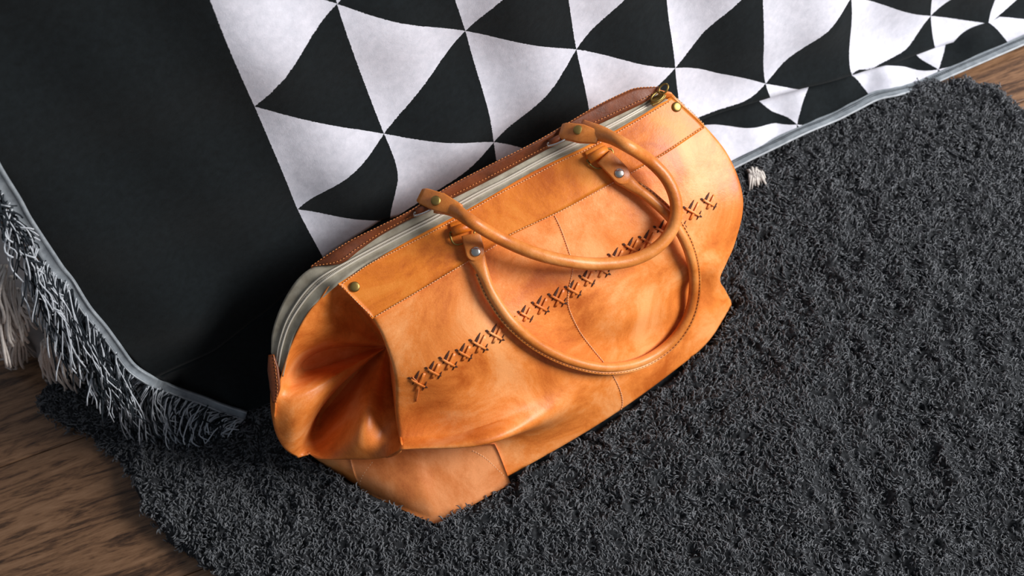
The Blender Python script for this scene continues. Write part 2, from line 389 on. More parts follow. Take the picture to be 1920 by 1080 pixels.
v, f = joinVF(st); o = mesh_obj('braid_stitching', v, f, TRIM, tr); o['kind'] = 'stuff'

# edge tape along the fringed short end
ET = [(0, 306), (-60, 190), (40, 372), (60, 409), (100, 470), (120, 500), (140, 526), (170, 574), (200, 610), (225, 644), (255, 684), (292, 708), (310, 716), (335, 727), (380, 742), (420, 758), (464, 772)]
ET = sorted(ET)
def etp(x, y):
    if x <= 292: return on_drape(x, y, .012+.01*max(0, (x-150)/142))
    k = (x-292)/172; return atz(x, y, .115*(1-k)**1.6+.034)
ew = cr(np.array([etp(*p) for p in ET]), 6)
ew_px = np.array([proj(p) for p in ew]); dpx = np.gradient(ew_px, axis=0); dpx /= np.linalg.norm(dpx, axis=1)[:, None]
npx = np.c_[-dpx[:, 1], dpx[:, 0]]      # towards lower left of the tape
def tape_off(i, w_):   # point w_ metres across the tape from its inner border
    d = (RT*npx[i, 0]-UP*npx[i, 1]); return ew[i]+d*w_
nE = len(ew); rows = []
twist = .82*np.interp(ew_px[:, 0], [0, 120, 141, 150, 290, 330, 400, 460], [.019, .018, .010, .014, .015, .013, .014, .016])
for w_, lift in ((0, .001), (.10, .0035), (.2, .001), (.8, .001), (.9, .0035), (1, .0005)):
    rows.append([tape_off(i, w_*twist[i])-FW*lift for i in range(nE)])
V = np.array(rows).reshape(-1, 3)
tp = mesh_obj('edge_tape', V, gridf(6, nE), TRIM, blanket); sm = tp.modifiers.new('t', 'SOLIDIFY'); sm.thickness = .0015
for k, nm in ((1, 'light_piping'), (4, 'light_piping')):
    v, f = tube(np.array(rows[k])-FW*.0004, .0010, 6); mesh_obj(nm, v, f, TRIML, tp)

# tassels of the fringe: each a bundle of yarn strands
dropv = np.array([0, 0, -1.])
def down_px(x, y):      # image direction of a plumb line at a pixel
    d = np.array([1282-x, 1828-y], float); return d/np.linalg.norm(d)
def strands(root, tip, nst, spread, r, curl, seed, lift=0., bow=0.):
    rr = np.random.default_rng(seed); A = []; B = []
    for q in range(nst):
        o0 = (rr.random(3)-.5)*spread*.5; o1 = (rr.random(3)-.5)*spread*2.2
        n = 12; t = np.linspace(0, 1, n); ln = rr.uniform(.75, 1.08)
        P = root+np.outer(t*ln, tip-root)+np.outer(1-t, o0)+np.outer(t, o1)
        a = rr.uniform(0, 6.28); fr = rr.uniform(1.2, 3.0)
        P += np.outer(np.sin(t*fr*math.pi+a)*curl*t, RT)+np.outer(np.cos(t*fr*2.4+a)*curl*t, UP)
        P += np.outer(np.sin(t*math.pi)*lift, -FW)+np.outer(np.sin(t*math.pi)*bow*rr.uniform(.3, 1.3), -RT*.85+UP*.2)
        P[:, 2] = np.maximum(P[:, 2], .012)
        (A if rr.random() < .42 else B).append(tube(P, r*rr.uniform(.75, 1.2), 5))
    return A, B
def tassel(name, root, tip, nst, spread, r, curl, seed, parent, mats, lift=0., bow=0.):
    A, B = strands(root, tip, nst, spread, r, curl, seed, lift, bow)
    v, f = joinVF(A+B); na = sum(len(x[1]) for x in A)
    return mesh_obj(name, v, f, parent=parent, mats=mats, midx=[0]*na+[1]*(len(f)-na))
# root pixel on tape lower border -> tip pixel, measured along the fringe
idx = np.linspace(0, nE-1, 60).astype(int)
def interp_px(x, xs, ys): return np.interp(x, xs, ys)
k = 0
for i in idx:
    root = tape_off(i, twist[i]*.97); rx, ry = proj(root)
    if ry < 150: continue
    # how far and which way the yarn hangs
    Lp = interp_px(rx, [-60, 40, 100, 160, 200, 235, 300, 360, 420, 470], [60, 80, 150, 165, 140, 125, 92, 78, 62, 38])
    ang = interp_px(rx, [-60, 60, 160, 220, 260, 330, 400, 440, 465], [78, 80, 84, 82, 80, 98, 112, 138, 150])
    Lp *= random.uniform(.75, 1.05); ang += random.uniform(-9, 9)
    tx, ty = rx+Lp*math.cos(math.radians(ang)), ry+Lp*math.sin(math.radians(ang))
    if rx < 230:   # hangs free in front of the cloth
        tip = on_drape(tx, ty, .02+.03*random.random())
        if tip[2] < .03: tip = atz(tx, ty, .03)
    else: tip = atz(tx, ty, .028)
    tassel('tassel', root, tip, 15, .013, .0009, .005, 100+k, blanket, [YARNW, YARNB], .012 if rx > 230 else .006, .014 if rx > 230 else .006); k += 1

# pale cloth behind the fringe, with its own cream tassels
gp = empty('cloth_cover', 'pale grey cloth hanging behind the black and white fringe, with cream tassels', 'cloth')
GB = [(-80, 618), (0, 650), (30, 668), (62, 682), (100, 704), (150, 722), (200, 742), (250, 764), (300, 782)]
gb = cr(np.array([atz(x, y, .006) for x, y in GB]), 8)
rows = []
for j in range(26):
    h = j/25*.78; R = []
    for i, p in enumerate(gb):
        t = i/(len(gb)-1)
        fo = .008*math.sin(t*19+h*7)+.006*math.sin(t*37+1+h*3)
        back = np.array([-DNf[0], -DNf[1], 0])
        R.append(p+np.array([0, 0, h])+back*(h*math.tan(LEAN)*.9+.02+fo*min(1, h*8+.3)))
    rows.append(R)
g = mesh_obj('hanging_cloth', np.array(rows).reshape(-1, 3), gridf(26, len(gb)), GREY, gp); sm = g.modifiers.new('t', 'SOLIDIFY'); sm.thickness = .002
for q, ((x0, y0), (x1, y1)) in enumerate((((6, 500), (10, 620)), ((20, 520), (34, 640)), ((2, 560), (6, 668)), ((50, 560), (96, 590)), ((12, 560), (14, 655)), ((22, 575), (36, 690)), ((30, 580), (44, 672)), ((45, 590), (24, 680)), ((84, 640), (98, 710)), ((94, 645), (112, 708)), ((100, 640), (138, 722)), ((108, 645), (156, 722)), ((70, 570), (118, 640)), ((38, 545), (66, 600)))):
    r0 = on_drape(x0, y0, -.01); t0 = on_drape(x1, y1, .0)
    if q > 3 and q < 12: t0 = atz(x1, y1, .012)
    tassel('cream_tassel', r0, t0, 14, .012, .0018, .003, 900+q, gp, [YARNC, YARNC], .012)

# ------------------------------------------------------------------ the leather bag
def P3(l): return np.array([atz(x, y, z) for x, y, z in l])
def PZ(l, z): return P3([(x, y, z) for x, y in l])
FR = [
 [(634, 532, .290), (751, 460, .291), (880, 391, .292), (1000, 322, .292), (1109, 269, .292), (1190, 224, .291), (1263, 178, .288)],
 [(698, 598, .262), (800, 538, .264), (930, 457, .266), (1045, 399, .266), (1150, 340, .265), (1240, 293, .262), (1326, 236, .250)],
 [(725, 655, .237), (830, 600, .242), (952, 530, .240), (1060, 465, .240), (1170, 405, .239), (1268, 350, .234), (1375, 298, .215)],
 [(740, 712, .212), (858, 668, .218), (975, 603, .210), (1075, 540, .206), (1190, 472, .206), (1295, 415, .200), (1400, 378, .178)],
 [(741, 775, .158), (880, 750, .152), (1000, 690, .154), (1105, 625, .155), (1215, 555, .152), (1315, 495, .148), (1383, 452, .135)],
 [(747, 818, .128), (897, 804, .118), (1015, 742, .122), (1124, 665, .119), (1230, 592, .115), (1320, 528, .112), (1366, 490, .116)],
 [(752, 844, .134), (905, 832, .132), (1022, 785, .104), (1140, 700, .088), (1243, 625, .085), (1325, 556, .085), (1352, 522, .098)],
 [(778, 822, .062), (925, 826, .054), (1043, 800, .056), (1153, 740, .052), (1255, 665, .050), (1334, 598, .050), (1364, 545, .052)],
 [(820, 984, .014), (957, 906, .012), (1060, 842, .012), (1163, 776, .012), (1265, 702, .012), (1328, 648, .012), (1378, 571, .012)]]
FG = np.array([[atz(*p) for p in r] for r in FR])
be = FG[-1][5]-FG[-1][0]; be[2] = 0; be /= np.linalg.norm(be); bn = np.array([-be[1], be[0], 0])
nr_, nc_ = 12, 16
FS = cr2(FG, nr_, nc_)
# small stretch wrinkles of slack leather in the front panel
nrm = np.cross(np.gradient(FS, axis=1), np.gradient(FS, axis=0)); nrm /= np.linalg.norm(nrm, axis=2)[..., None]
if nrm[40, 40]@FW > 0: nrm = -nrm
rr, cc = np.mgrid[0:1:FS.shape[0]*1j, 0:1:FS.shape[1]*1j]
win = np.sin(np.pi*cc)**.5*np.clip(rr*5-.8, 0, 1)*np.clip((.98-rr)*8, 0, 1)
dsp = .0035*np.sin(cc*17+rr*6+1)*np.exp(-((rr-.62)/.2)**2)+.0025*np.sin((cc-rr*.6)*27)*np.exp(-((rr-.5)/.25)**2)+.006*np.exp(-((cc-.72)/.05)**2-((rr-.62)/.13)**2)+.007*np.exp(-((cc-.18)/.09)**2-((rr-.66)/.08)**2)
FS = FS+nrm*(dsp*win)[..., None]
bagL = []
R_, C_ = FS.shape[:2]
bagL.append((FS.reshape(-1, 3), gridf(R_, C_), 'front'))
# left gusset: a closed fan of folds round the pinch
EL = [(634, 532, .290, 0), (600, 562, .276, .004), (572, 597, .262, .010), (548, 645, .240, .002), (530, 702, .214, -.056), (516, 750, .190, .010), (513, 800, .150, .038), (530, 840, .112, .044), (556, 858, .088, .016),
      (578, 852, .084, -.030), (600, 863, .082, -.016), (660, 864, .090, .038), (715, 862, .100, .016), (752, 844, .134, -.012), (747, 818, .128, -.012), (741, 775, .158, -.016), (740, 712, .212, -.02), (725, 655, .237, -.02), (698, 598, .262, -.012)]
PC = (726, 650, .104)
BOW = {6: (-4, -6), 7: (-14, -6), 8: (-26, -6), 9: (-34, -8), 10: (-24, -6), 11: (-8, 0), 4: (0, -10), 3: (0, -6)}
GG = []
for fr, bf in ((0., 0), (.16, .35), (.38, .85), (.62, 1.05), (.83, .75), (1., 0)):
    GG.append([atz(PC[0]+(e[0]-PC[0])*fr+BOW.get(i, (0, 0))[0]*math.sin(math.pi*fr), PC[1]+(e[1]-PC[1])*fr+BOW.get(i, (0, 0))[1]*math.sin(math.pi*fr), PC[2]+(e[2]-PC[2])*fr+e[3]*bf) for i, e in enumerate(EL)])
GS = cr2(np.array(GG), 9, nr_, True)
bagL.append((GS.reshape(-1, 3), gridf(GS.shape[0], GS.shape[1], close=True), 'gusset'))
# base end face under the fold
E = lambda i: EL[i][:3]
BE = [[E(13), E(12), E(11), E(10), E(9)],
      [(778, 822, .062), (708, 824, .060), (650, 830, .062), (606, 838, .066), (575, 842, .070)],
      [(799, 903, .038), (722, 895, .044), (664, 882, .044), (608, 862, .044), (580, 852, .05)],
      [(820, 984, .014), (748, 950, .012), (680, 918, .012), (606, 872, .012), (576, 848, .012)]]
BS = cr2(np.array([[atz(*p) for p in r] for r in BE]), 9, 12)
bagL.append((BS.reshape(-1, 3), gridf(*BS.shape[:2]), 'base'))
# back and far gusset
OUT = [(512, 664, .220), (516, 622, .238), (530, 584, .255), (552, 549, .268), (590, 506, .287), (770, 395, .304), (1000, 269, .306), (1180, 171, .305), (1240, 166, .297), (1263, 178, .288)]
topc = P3(OUT)
colsL = P3([E(4), E(5), E(6), E(7), E(8), (562, 852, .078), (567, 850, .065), (572, 848, .05), (576, 848, .012)])
colsR = np.array([FG[i][6] for i in range(9)])
bb0 = FG[-1][0]+bn*.185; bb1 = FG[-1][5]+bn*.175+be*.01
BK = []
fr = [0, .12, .24, .38, .52, .65, .78, .9, 1]
for r in range(9):
    row = []
    for c in range(len(OUT)):
        tcol = c/(len(OUT)-1)
        base = bb0+(bb1-bb0)*np.clip((c-3)/5, 0, 1); base = np.array([base[0], base[1], .012])
        p = topc[c]*(1-fr[r])+base*fr[r]; p = p+bn*.018*math.sin(math.pi*fr[r])
        if c == 0: p = topc[0] if r == 0 else colsL[r]
        if c == len(OUT)-1: p = colsR[r]
        if c == len(OUT)-2: p = p*.6+colsR[r]*.4-be*.03*math.sin(math.pi*fr[r])
        if 0 < c < 4 and r: k_ = (c/4)**1.5; p = p*k_+colsL[r]*(1-k_)+bn*.02*math.sin(math.pi*c/4)
        row.append(p)
    BK.append(row)
KS = cr2(np.array(BK), nr_, 10)
bagL.append((KS.reshape(-1, 3), gridf(KS.shape[0], KS.shape[1], flip=True), 'back'))
# underside
und = np.concatenate([FS[-1], KS[-1][::-1]]); cen = und.mean(0); cen[2] = .008
bagL.append((np.concatenate([und, [cen]]), [(i, (i+1) % len(und), len(und)) for i in range(len(und))], 'under'))

V, F = joinVF([(a, b) for a, b, c in bagL])
bm = bmesh.new(); vs = [bm.verts.new(v) for v in V]
for f in F:
    try: bm.faces.new([vs[i] for i in dict.fromkeys(f)])
    except Exception: pass
bmesh.ops.remove_doubles(bm, verts=[v for v in bm.verts if any(e.is_boundary for e in v.link_edges)], dist=.0014)
bmesh.ops.remove_doubles(bm, verts=bm.verts, dist=.00002)
bmesh.ops.recalc_face_normals(bm, faces=bm.faces)
# two rounds of relaxing let the stitched edges turn over softly
for it in range(3):
    new = {}
    for v in bm.verts:
        if any(e.is_boundary for e in v.link_edges) or not v.link_edges: continue
        a = Vector((0, 0, 0))
        for e in v.link_edges: a += e.other_vert(v).co
        new[v] = v.co.lerp(a/len(v.link_edges), .5)
    for v, q in new.items(): v.co = q
me = bpy.data.meshes.new('body'); bm.to_mesh(me); BVH = BVHTree.FromBMesh(bm); bm.free()
me.materials.append(LEA); me.polygons.foreach_set('use_smooth', [True]*len(me.polygons))
bag = empty('leather_bag', 'tan leather holdall with two handles and a zip top, standing on the dark rug', 'bag')
body = bpy.data.objects.new('body', me); COL.objects.link(body); body.parent = bag
sm = body.modifiers.new('t', 'SOLIDIFY'); sm.thickness = .0018; sm.offset = -1

def hit(x, y, off=0.):
    d = ray(x, y); d = d/np.linalg.norm(d)
    h = BVH.ray_cast(Vector(CAM), Vector(d))
    if h[0] is None: return None, None
    n = np.array(h[1]); n = n if n@d < 0 else -n
    return np.array(h[0])-d*off, n
def hitp(l, off=0., n=None):
    """polyline of pixels laid on the leather"""
    P = cr(np.array(l, float), 8) if n is None else at_t(cr(np.array(l, float), 8), np.linspace(0, 1, n))
    A = []; Nn = []
    for x, y in P:
        a, b = hit(x, y)
        if a is not None: A.append(a+b*off); Nn.append(b)
    return np.array(A), np.array(Nn)

# amber band sewn along the top of the front
def overlay(G, a, name, mat, lift, parent=bag):
    n = np.cross(np.gradient(G, axis=1), np.gradient(G, axis=0)); n /= np.linalg.norm(n, axis=2)[..., None]
    n = np.where((n@FW)[..., None] > 0, -n, n); Vt = G+n*lift; Vb = G-n*.0005
    r, c = G.shape[:2]; loop = [i for i in range(c)]+[(j+1)*c-1 for j in range(1, r)]+[(r-1)*c+i for i in range(c-2, -1, -1)]+[j*c for j in range(r-2, 0, -1)]
    F = gridf(r, c); k = len(F); off = r*c
    F += [(loop[i], loop[(i+1) % len(loop)], loop[(i+1) % len(loop)]+off, loop[i]+off) for i in range(len(loop))]
    return mesh_obj(name, np.concatenate([Vt.reshape(-1, 3), Vb.reshape(-1, 3)]), F, mat, parent)
fb = overlay(FS[0:nr_+1, :-1], 0, 'top_band', LEB, .0017)
fb['label'] = 'amber band stitched along the zip'
# rubbed corner patch: front face of the base + its end face up to the seam
cp = np.concatenate([BS[nr_:, ::-1][:0], BS[:0]]) if False else None
def rs(G, n):
    return np.stack([at_t(G[:, c], np.linspace(0, 1, n)) for c in range(G.shape[1])], 1)
G1 = rs(FS[7*nr_+1:, :nc_+1], 14); G2 = rs(BS[10:, :25][:, ::-1], 14); G1[:, 0] = (G1[:, 0]+G2[:, -1])/2
CP = np.concatenate([G2[:, :-1], G1], 1)
for it in range(2):
    for c in range(21, 28): CP[:, c] = CP[:, c]*.5+(CP[:, c-1]+CP[:, c+1])*.25
overlay(CP, 0, 'corner_patch', LEP, .0024)

def stitches(l, step, ln, r, mat, name, parent, off=.0030, dup=None):
    P = at_t(cr(np.array(l, float), 8), np.linspace(0, 1, 400)); s = np.r_[0, np.cumsum(np.linalg.norm(np.diff(P, axis=0), axis=1))]
    n = int(s[-1]/step); q = []
    for i in range(n):
        a = np.array([np.interp(s[-1]*(i+.5)/n-ln/2, s, P[:, k]) for k in (0, 1)]); b = np.array([np.interp(s[-1]*(i+.5)/n+ln/2, s, P[:, k]) for k in (0, 1)])
        ha, na = hit(*a); hb, nb = hit(*b)
        if ha is None or hb is None: continue
        q.append(tube([ha+na*off*.8, (ha+hb)/2+na*(off+.0003), hb+nb*off*.8], r, 5))
    v, f = joinVF(q); o = mesh_obj(name, v, f, mat, parent); o['kind'] = 'stuff'; return o
stitches([(703, 594), (740, 572), (800, 537), (870, 495), (930, 460), (962, 437), (1051, 396), (1136, 350), (1220, 303), (1293, 254), (1320, 238)], 5.5, 3.5, .0005, THR, 'stitching', fb)
stitches([(640, 534), (668, 565), (700, 595)], 5.5, 3.5, .00048, THR, 'stitching', fb)
stitches([(642, 532), (690, 497), (751, 466), (846, 416), (925, 370), (982, 340), (1043, 307), (1109, 276), (1190, 230), (1255, 190)], 5.5, 3.5, .00048, THR, 'stitching', fb)
stitches([(1266, 184), (1290, 205), (1318, 234)], 5.5, 3.5, .00048, THR, 'stitching', fb)
stitches([(1040, 404), (1052, 430), (1066, 470), (1074, 500), (1066, 545), (1066, 575), (1085, 618), (1112, 655), (1140, 690), (1160, 725), (1167, 755), (1160, 777)], 4.5, 3.4, .0005, THR, 'centre_seam', bag, .0008)
stitches([(885, 843), (910, 858), (935, 882), (957, 903)], 5, 3.4, .00055, THR, 'patch_stitching', bag, .0022)
stitches([(700, 866), (685, 885), (677, 902), (681, 918)], 5, 3.6, .0006, THR, 'patch_stitching', bag, .0022)

# ---- zip: tape, coils, slider
LOW = [(530, 705, .213), (540, 665, .231), (556, 620, .250), (585, 578, .269), (612, 550, .281), (636, 530, .292), (687, 492, .292), (751, 459, .292), (846, 409, .293), (925, 364, .293), (982, 332, .293), (1043, 299, .293), (1109, 268, .293), (1190, 223, .292), (1252, 186, .290)]
UPP = [(508, 662, .224), (510, 625, .241), (522, 585, .259), (541, 547, .276), (562, 519, .289), (590, 499, .296), (645, 476, .297), (715, 438, .297), (800, 396, .298), (872, 358, .298), (925, 334, .298), (985, 301, .298), (1050, 267, .298), (1140, 224, .298), (1232, 174, .294)]
lo = at_t(cr(P3(LOW), 8), np.linspace(0, 1, 160)); up_ = cr(P3(UPP), 8); lo = cr(P3(LOW), 8)
rows = []
for k, t in enumerate(np.r_[-.12, np.linspace(0, 1, 13)]):
    sag = -.003*math.sin(math.pi*max(t, -.3))+(.0014 if abs(t-.5) < .1 else 0)-(.0035 if t < 0 else 0)
    tk = t if t >= 0 else t*np.clip((np.arange(len(lo))/8.-5)/1., 0, 1)[:, None]
    rows.append(lo*(1-tk)+up_*tk+np.array([0, 0, sag]))
TR = np.array(rows)
tpz = mesh_obj('zip_tape', TR.reshape(-1, 3), gridf(14, TR.shape[1]), TAPE, bag); sm = tpz.modifiers.new('t', 'SOLIDIFY'); sm.thickness = .0012
cl = []
for t, off in ((.40, .0022), (.56, .0022)):
    cl.append(tube(lo*(1-t)+up_*t+[0, 0, -.0035+off], .0013, 6))
v, f = joinVF(cl); mesh_obj('zip_coil', v, f, ZTEETH, tpz)
q = []
mid = lo*.52+up_*.48; md = at_t(mid, np.linspace(0, .97, 330)); ul_ = at_t(up_-lo, np.linspace(0, .97, 330))
for i in range(330):
    d = ul_[i]/np.linalg.norm(ul_[i]); q.append(tube([md[i]-d*.0022+[0, 0, -.0012], md[i]+d*.0022+[0, 0, -.0012]], .00045, 4))
v, f = joinVF(q); o = mesh_obj('zip_teeth', v, f, ZTEETH, tpz); o['kind'] = 'stuff'
# slider with its ring pull, at the far end
s0 = atz(1234, 186, .297); s1 = atz(1222, 200, .297); sd = (atz(1250, 178, .297)-s1); sd /= np.linalg.norm(sd); sn = np.array([0, 0, 1.]); sb = np.cross(sd, sn)
v1 = ribbon([s0-sd*.011, s0-sd*.004, s0+sd*.006, s0+sd*.010], [sn]*4, [.006, .010, .010, .007], .003)
slider = mesh_obj('zip_slider', *v1, BRASS, bag, smooth=False)
def ring(c, a, b, ra, rb, r, n=28, arc=(0, 2*math.pi)):
    A = np.linspace(arc[0], arc[1], n); P = np.array([c+a*math.cos(t)*ra+b*math.sin(t)*rb for t in A]); return tube(P, r, 6)
w1 = ring(s0+sn*.006-sd*.001, sd, sb, .009, .0055, .0013); w2 = ring(s0+sn*.010+sd*.010+sb*-.001, (sd+sn*.5)/1.118, sb, .007, .005, .0012)
mesh_obj('zip_pull', *joinVF([w1, w2]), BRASS, slider)

# ---- brown back band, shade put into its colour, its inside turned up to view
OB = [(583, 501, .300), (615, 479, .306), (660, 451, .309), (715, 424, .311), (770, 396, .313), (840, 352, .314), (910, 315, .314), (999, 270, .314), (1055, 238, .314), (1117, 201, .314), (1172, 174, .313), (1196, 166, .311), (1236, 164, .304)]
IB = [(592, 500, .297), (640, 494, .298), (676, 468, .299), (722, 437, .299), (800, 396, .299), (866, 364, .299), (925, 334, .299), (1000, 294, .299), (1065, 260, .299), (1130, 230, .299), (1185, 204, .299), (1212, 190, .299), (1236, 172, .298)]
ob = cr(P3(OB), 8); ib = cr(P3(IB), 8); rows = []
for t in np.linspace(0, 1, 7): rows.append(ib*(1-t)+ob*t+np.array([0, 0, .001])*math.sin(math.pi*t))
# turns over the rim and runs down the back a little
rows.append(ob+bn*.003+[0, 0, -.002]); rows.append(ob+bn*.005+[0, 0, -.02]); rows.append(ob+bn*.004+[0, 0, -.05])
BBG = np.array(rows)
bb = mesh_obj('back_band', BBG.reshape(-1, 3), gridf(len(rows), BBG.shape[1]), LED, bag); sm = bb.modifiers.new('t', 'SOLIDIFY'); sm.thickness = .002
bb['label'] = 'brown band behind the zip, coloured darker for its shade'
def free_stitches(P, step, ln, r, mat, name, parent):
    s = np.r_[0, np.cumsum(np.linalg.norm(np.diff(P, axis=0), axis=1))]; n = int(s[-1]/step); q = []
    for i in range(n):
        a, b = [np.array([np.interp(s[-1]*(i+.5)/n+e*ln/2, s, P[:, k]) for k in range(3)]) for e in (-1, 1)]
        q.append(tube([a, (a+b)/2+[0, 0, .0003], b], r, 5))
    v, f = joinVF(q); o = mesh_obj(name, v, f, mat, parent); o['kind'] = 'stuff'
THO = simple('orange_thread', srgb(196, 120, 62), .7)
free_stitches(BBG[1]+[0, 0, .0016], .0042, .0027, .0005, THO, 'stitching', bb)
free_stitches(BBG[6]+[0, 0, .0012], .0042, .0027, .0005, THO, 'stitching', bb)

# ---- leather tab that closes the left end of the zip
tb = P3([(510, 664, .228), (514, 695, .218), (517, 725, .208), (515, 754, .196)])
tP = cr(tb, 6); tn = np.tile((-FW*.8-be*.25), (len(tP), 1))
tab = mesh_obj('end_tab', *ribbon(tP+tn*.003, tn, np.interp(np.linspace(0, 1, len(tP)), [0, .3, .7, 1], [.007, .0145, .013, .003]), .003), LED, bag)
free_stitches(tP+tn*.0048-np.cross(frames(tP), tn)*.0045, .004, .0026, .0005, THO, 'stitching', tab)

# ---- rivets
def disc(c, n, r, h, seg=20):
    n = n/np.linalg.norm(n); a = np.cross(n, [0.3, .9, .1]); a /= np.linalg.norm(a); b = np.cross(n, a); V = []; prof = [(1, -.3), (1, .35), (.93, .75), (.72, .97), (.4, 1.08)]
    for rr_, hh in prof:
        for k in range(seg): t = 2*math.pi*k/seg; V.append(c+(a*math.cos(t)+b*math.sin(t))*r*rr_+n*h*hh)
    F = gridf(len(prof), seg, close=True); V.append(c+n*h*1.1); F += [((len(prof)-1)*seg+k, (len(prof)-1)*seg+(k+1) % seg, len(V)-1) for k in range(seg)]
    return V, F
for x, y in ((665, 538), (1267, 201)):
    p, n = hit(x, y); mesh_obj('rivet', *disc(p+n*.0022, n, .0062, .0022), BRASS, fb)

# ---- handles
def lift(l):
    """(x, y, off): off metres towards the viewer from the leather under that pixel"""
    out = []
    for x, y, o in l:
        p, n = hit(x, y); out.append(p-ray(x, y)/np.linalg.norm(ray(x, y))*o)
    return np.array(out)
def handle(P, r0, name, seam_side, flat0, flat1, tabnorm):
    P = cr(P, 10); n = len(P); t = np.linspace(0, 1, n)
    r = np.full(n, r0); sqz = np.ones(n)
    for t0, sgn in ((0, 1), (1, -1)):
        d = np.abs(t-t0); k = np.clip(1-d/.10, 0, 1); r = r*(1+.75*k**1.2); sqz = sqz*(1-.78*k**.8)
    hd = empty.__globals__['bpy'].data.objects.new(name, None)
    V, F = tube(P, r, 14, side=np.tile(-FW, (n, 1)), squash=sqz)
    o = mesh_obj(name, V, F, LEH, bag)
    T = frames(P); b = np.cross(T, -FW); b /= np.linalg.norm(b, axis=1)[:, None]
    if not seam_side: return o
    # sewn flange along one side of the rolled leather
    m0, m1 = int(n*.07), int(n*.93)
    Q = P[m0:m1]+b[m0:m1]*seam_side*(r0*1.12)
    mesh_obj('seam_flange', *ribbon(Q, np.tile(-FW, (len(Q), 1)), r0*.75, .0030), LEH, o)
    free_stitches(P[m0:m1]+b[m0:m1]*seam_side*(r0*1.18)-FW*.0019, (.0050), .0028, .00032, THD, 'stitching', o)
    return o
hf = [(893, 482, .010), (904, 508, .012), (925, 555, .013), (960, 604, .013), (1010, 646, .013), (1072, 676, .013), (1140, 689, .013), (1205, 677, .013), (1258, 641, .014), (1291, 590, .016), (1301, 530, .018), (1291, 470, .018), (1262, 415, .017), (1222, 375, .014), (1188, 350, .011), (1163, 330, .010)]
HFP = lift(hf)
handle(HFP, .0062, 'front_handle', 1, 0, 0, None)
hb = [(822, 380, .306), (850, 392, .314), (885, 416, .322), (940, 448, .318), (1000, 474, .306), (1060, 489, .292), (1120, 495, .278), (1180, 489, .266), (1228, 467, .258), (1260, 430, .262), (1268, 385, .276), (1253, 340, .298), (1220, 303, .314), (1175, 273, .322), (1130, 252, .318), (1088, 244, .308)]
HBP = P3([(x, y, z+.006) for x, y, z in hb])
# keep the back handle clear of the leather
for i, (x, y, z) in enumerate(hb[3:13], 3):
    p, n = hit(x, y)
    if p is not None: 
        d = ray(x, y); d /= np.linalg.norm(d); q = p-d*(.030 if 5 < i < 10 else .034); HBP[i] = q if q[2] > HBP[i][2] or True else HBP[i]
handle(HBP, .0077, 'back_handle', 0, 0, 0, None)

def strap_tab(name, c, d, n, w0, w1, ln, th, mat, parent):
    """rounded leather tab centred c, running along d"""
    d = d-n*(d@n); d /= np.linalg.norm(d); t = np.linspace(-1, 1, 15); P = np.array([c+d*ln/2*k for k in t])
    w = np.array([w0 if k < .35 else w1*math.sqrt(max(.03, 1-((k-.35)/.65)**2)) for k in t])
    P = P+np.outer(-.0015*(t**2), n)
    return mesh_obj(name, *ribbon(P, np.tile(n, (15, 1)), w, th), mat, parent)
def px_dir(x0, y0, x1, y1, p, n):
    """direction in the leather's plane seen as going from one pixel to the other"""
    d = RT*(x1-x0)-UP*(y1-y0); d = d-n*(d@n); return d/np.linalg.norm(d)
# front anchors: keeper loop, D-ring, tab and rivet
for (kx0, ky0, kx1, ky1), (rx, ry), (tx0, ty0, tx1, ty1) in (((846, 436, 882, 424), (892, 472), (882, 446, 891, 486)), ((1101, 301, 1136, 282), (1161, 325), (1131, 300, 1170, 340))):
    a, na = hit(kx0, ky0); b, nb = hit(kx1, ky1); n = (na+nb)/2; n /= np.linalg.norm(n)
    ax = (b-a)/np.linalg.norm(b-a); kl = np.linalg.norm(b-a)
    keeper = mesh_obj('ring_keeper', *tube([a+n*.006, a+n*.006+ax*kl*.5, b+n*.006], .0058, 12), LEB, bag)
    # tongue of the keeper sewn flat to the band
    up2 = np.cross(ax, n); up2 = up2 if up2@UP > 0 else -up2
    mesh_obj('keeper_tongue', *ribbon([(a+b)/2+n*.004+up2*.001, (a+b)/2+n*.0036+up2*.010], [n, n], kl*.95, .003), LEB, keeper)
    c, nc = hit((tx0+tx1)/2, (ty0+ty1)/2); td = px_dir(tx0, ty0, tx1, ty1, c, nc)
    ln = np.linalg.norm(hit(tx1, ty1)[0]-hit(tx0, ty0)[0])+.006
    # D-ring in wire
    rc = (a+b)/2+n*.006+td*.006; hw = kl*.5+.0022
    P = [rc-ax*hw-td*.006, rc-ax*hw+td*.003, rc-ax*hw*.8+td*.009, rc-ax*hw*.3+td*.011, rc+ax*hw*.3+td*.011, rc+ax*hw*.8+td*.009, rc+ax*hw+td*.003, rc+ax*hw-td*.006]
    P = cr(np.array(P+[P[0]]), 5); mesh_obj('ring', *tube(P, .0013, 8), BRASS, bag)
    tb_ = strap_tab('handle_tab', c+nc*.013, td, nc, .0225, .0225, ln, .0038, LEH, bag)
    p, n2 = hit(rx, ry); mesh_obj('rivet', *disc(p-ray(rx, ry)/np.linalg.norm(ray(rx, ry))*.0148, n2, .0060, .0026), STEEL, tb_)
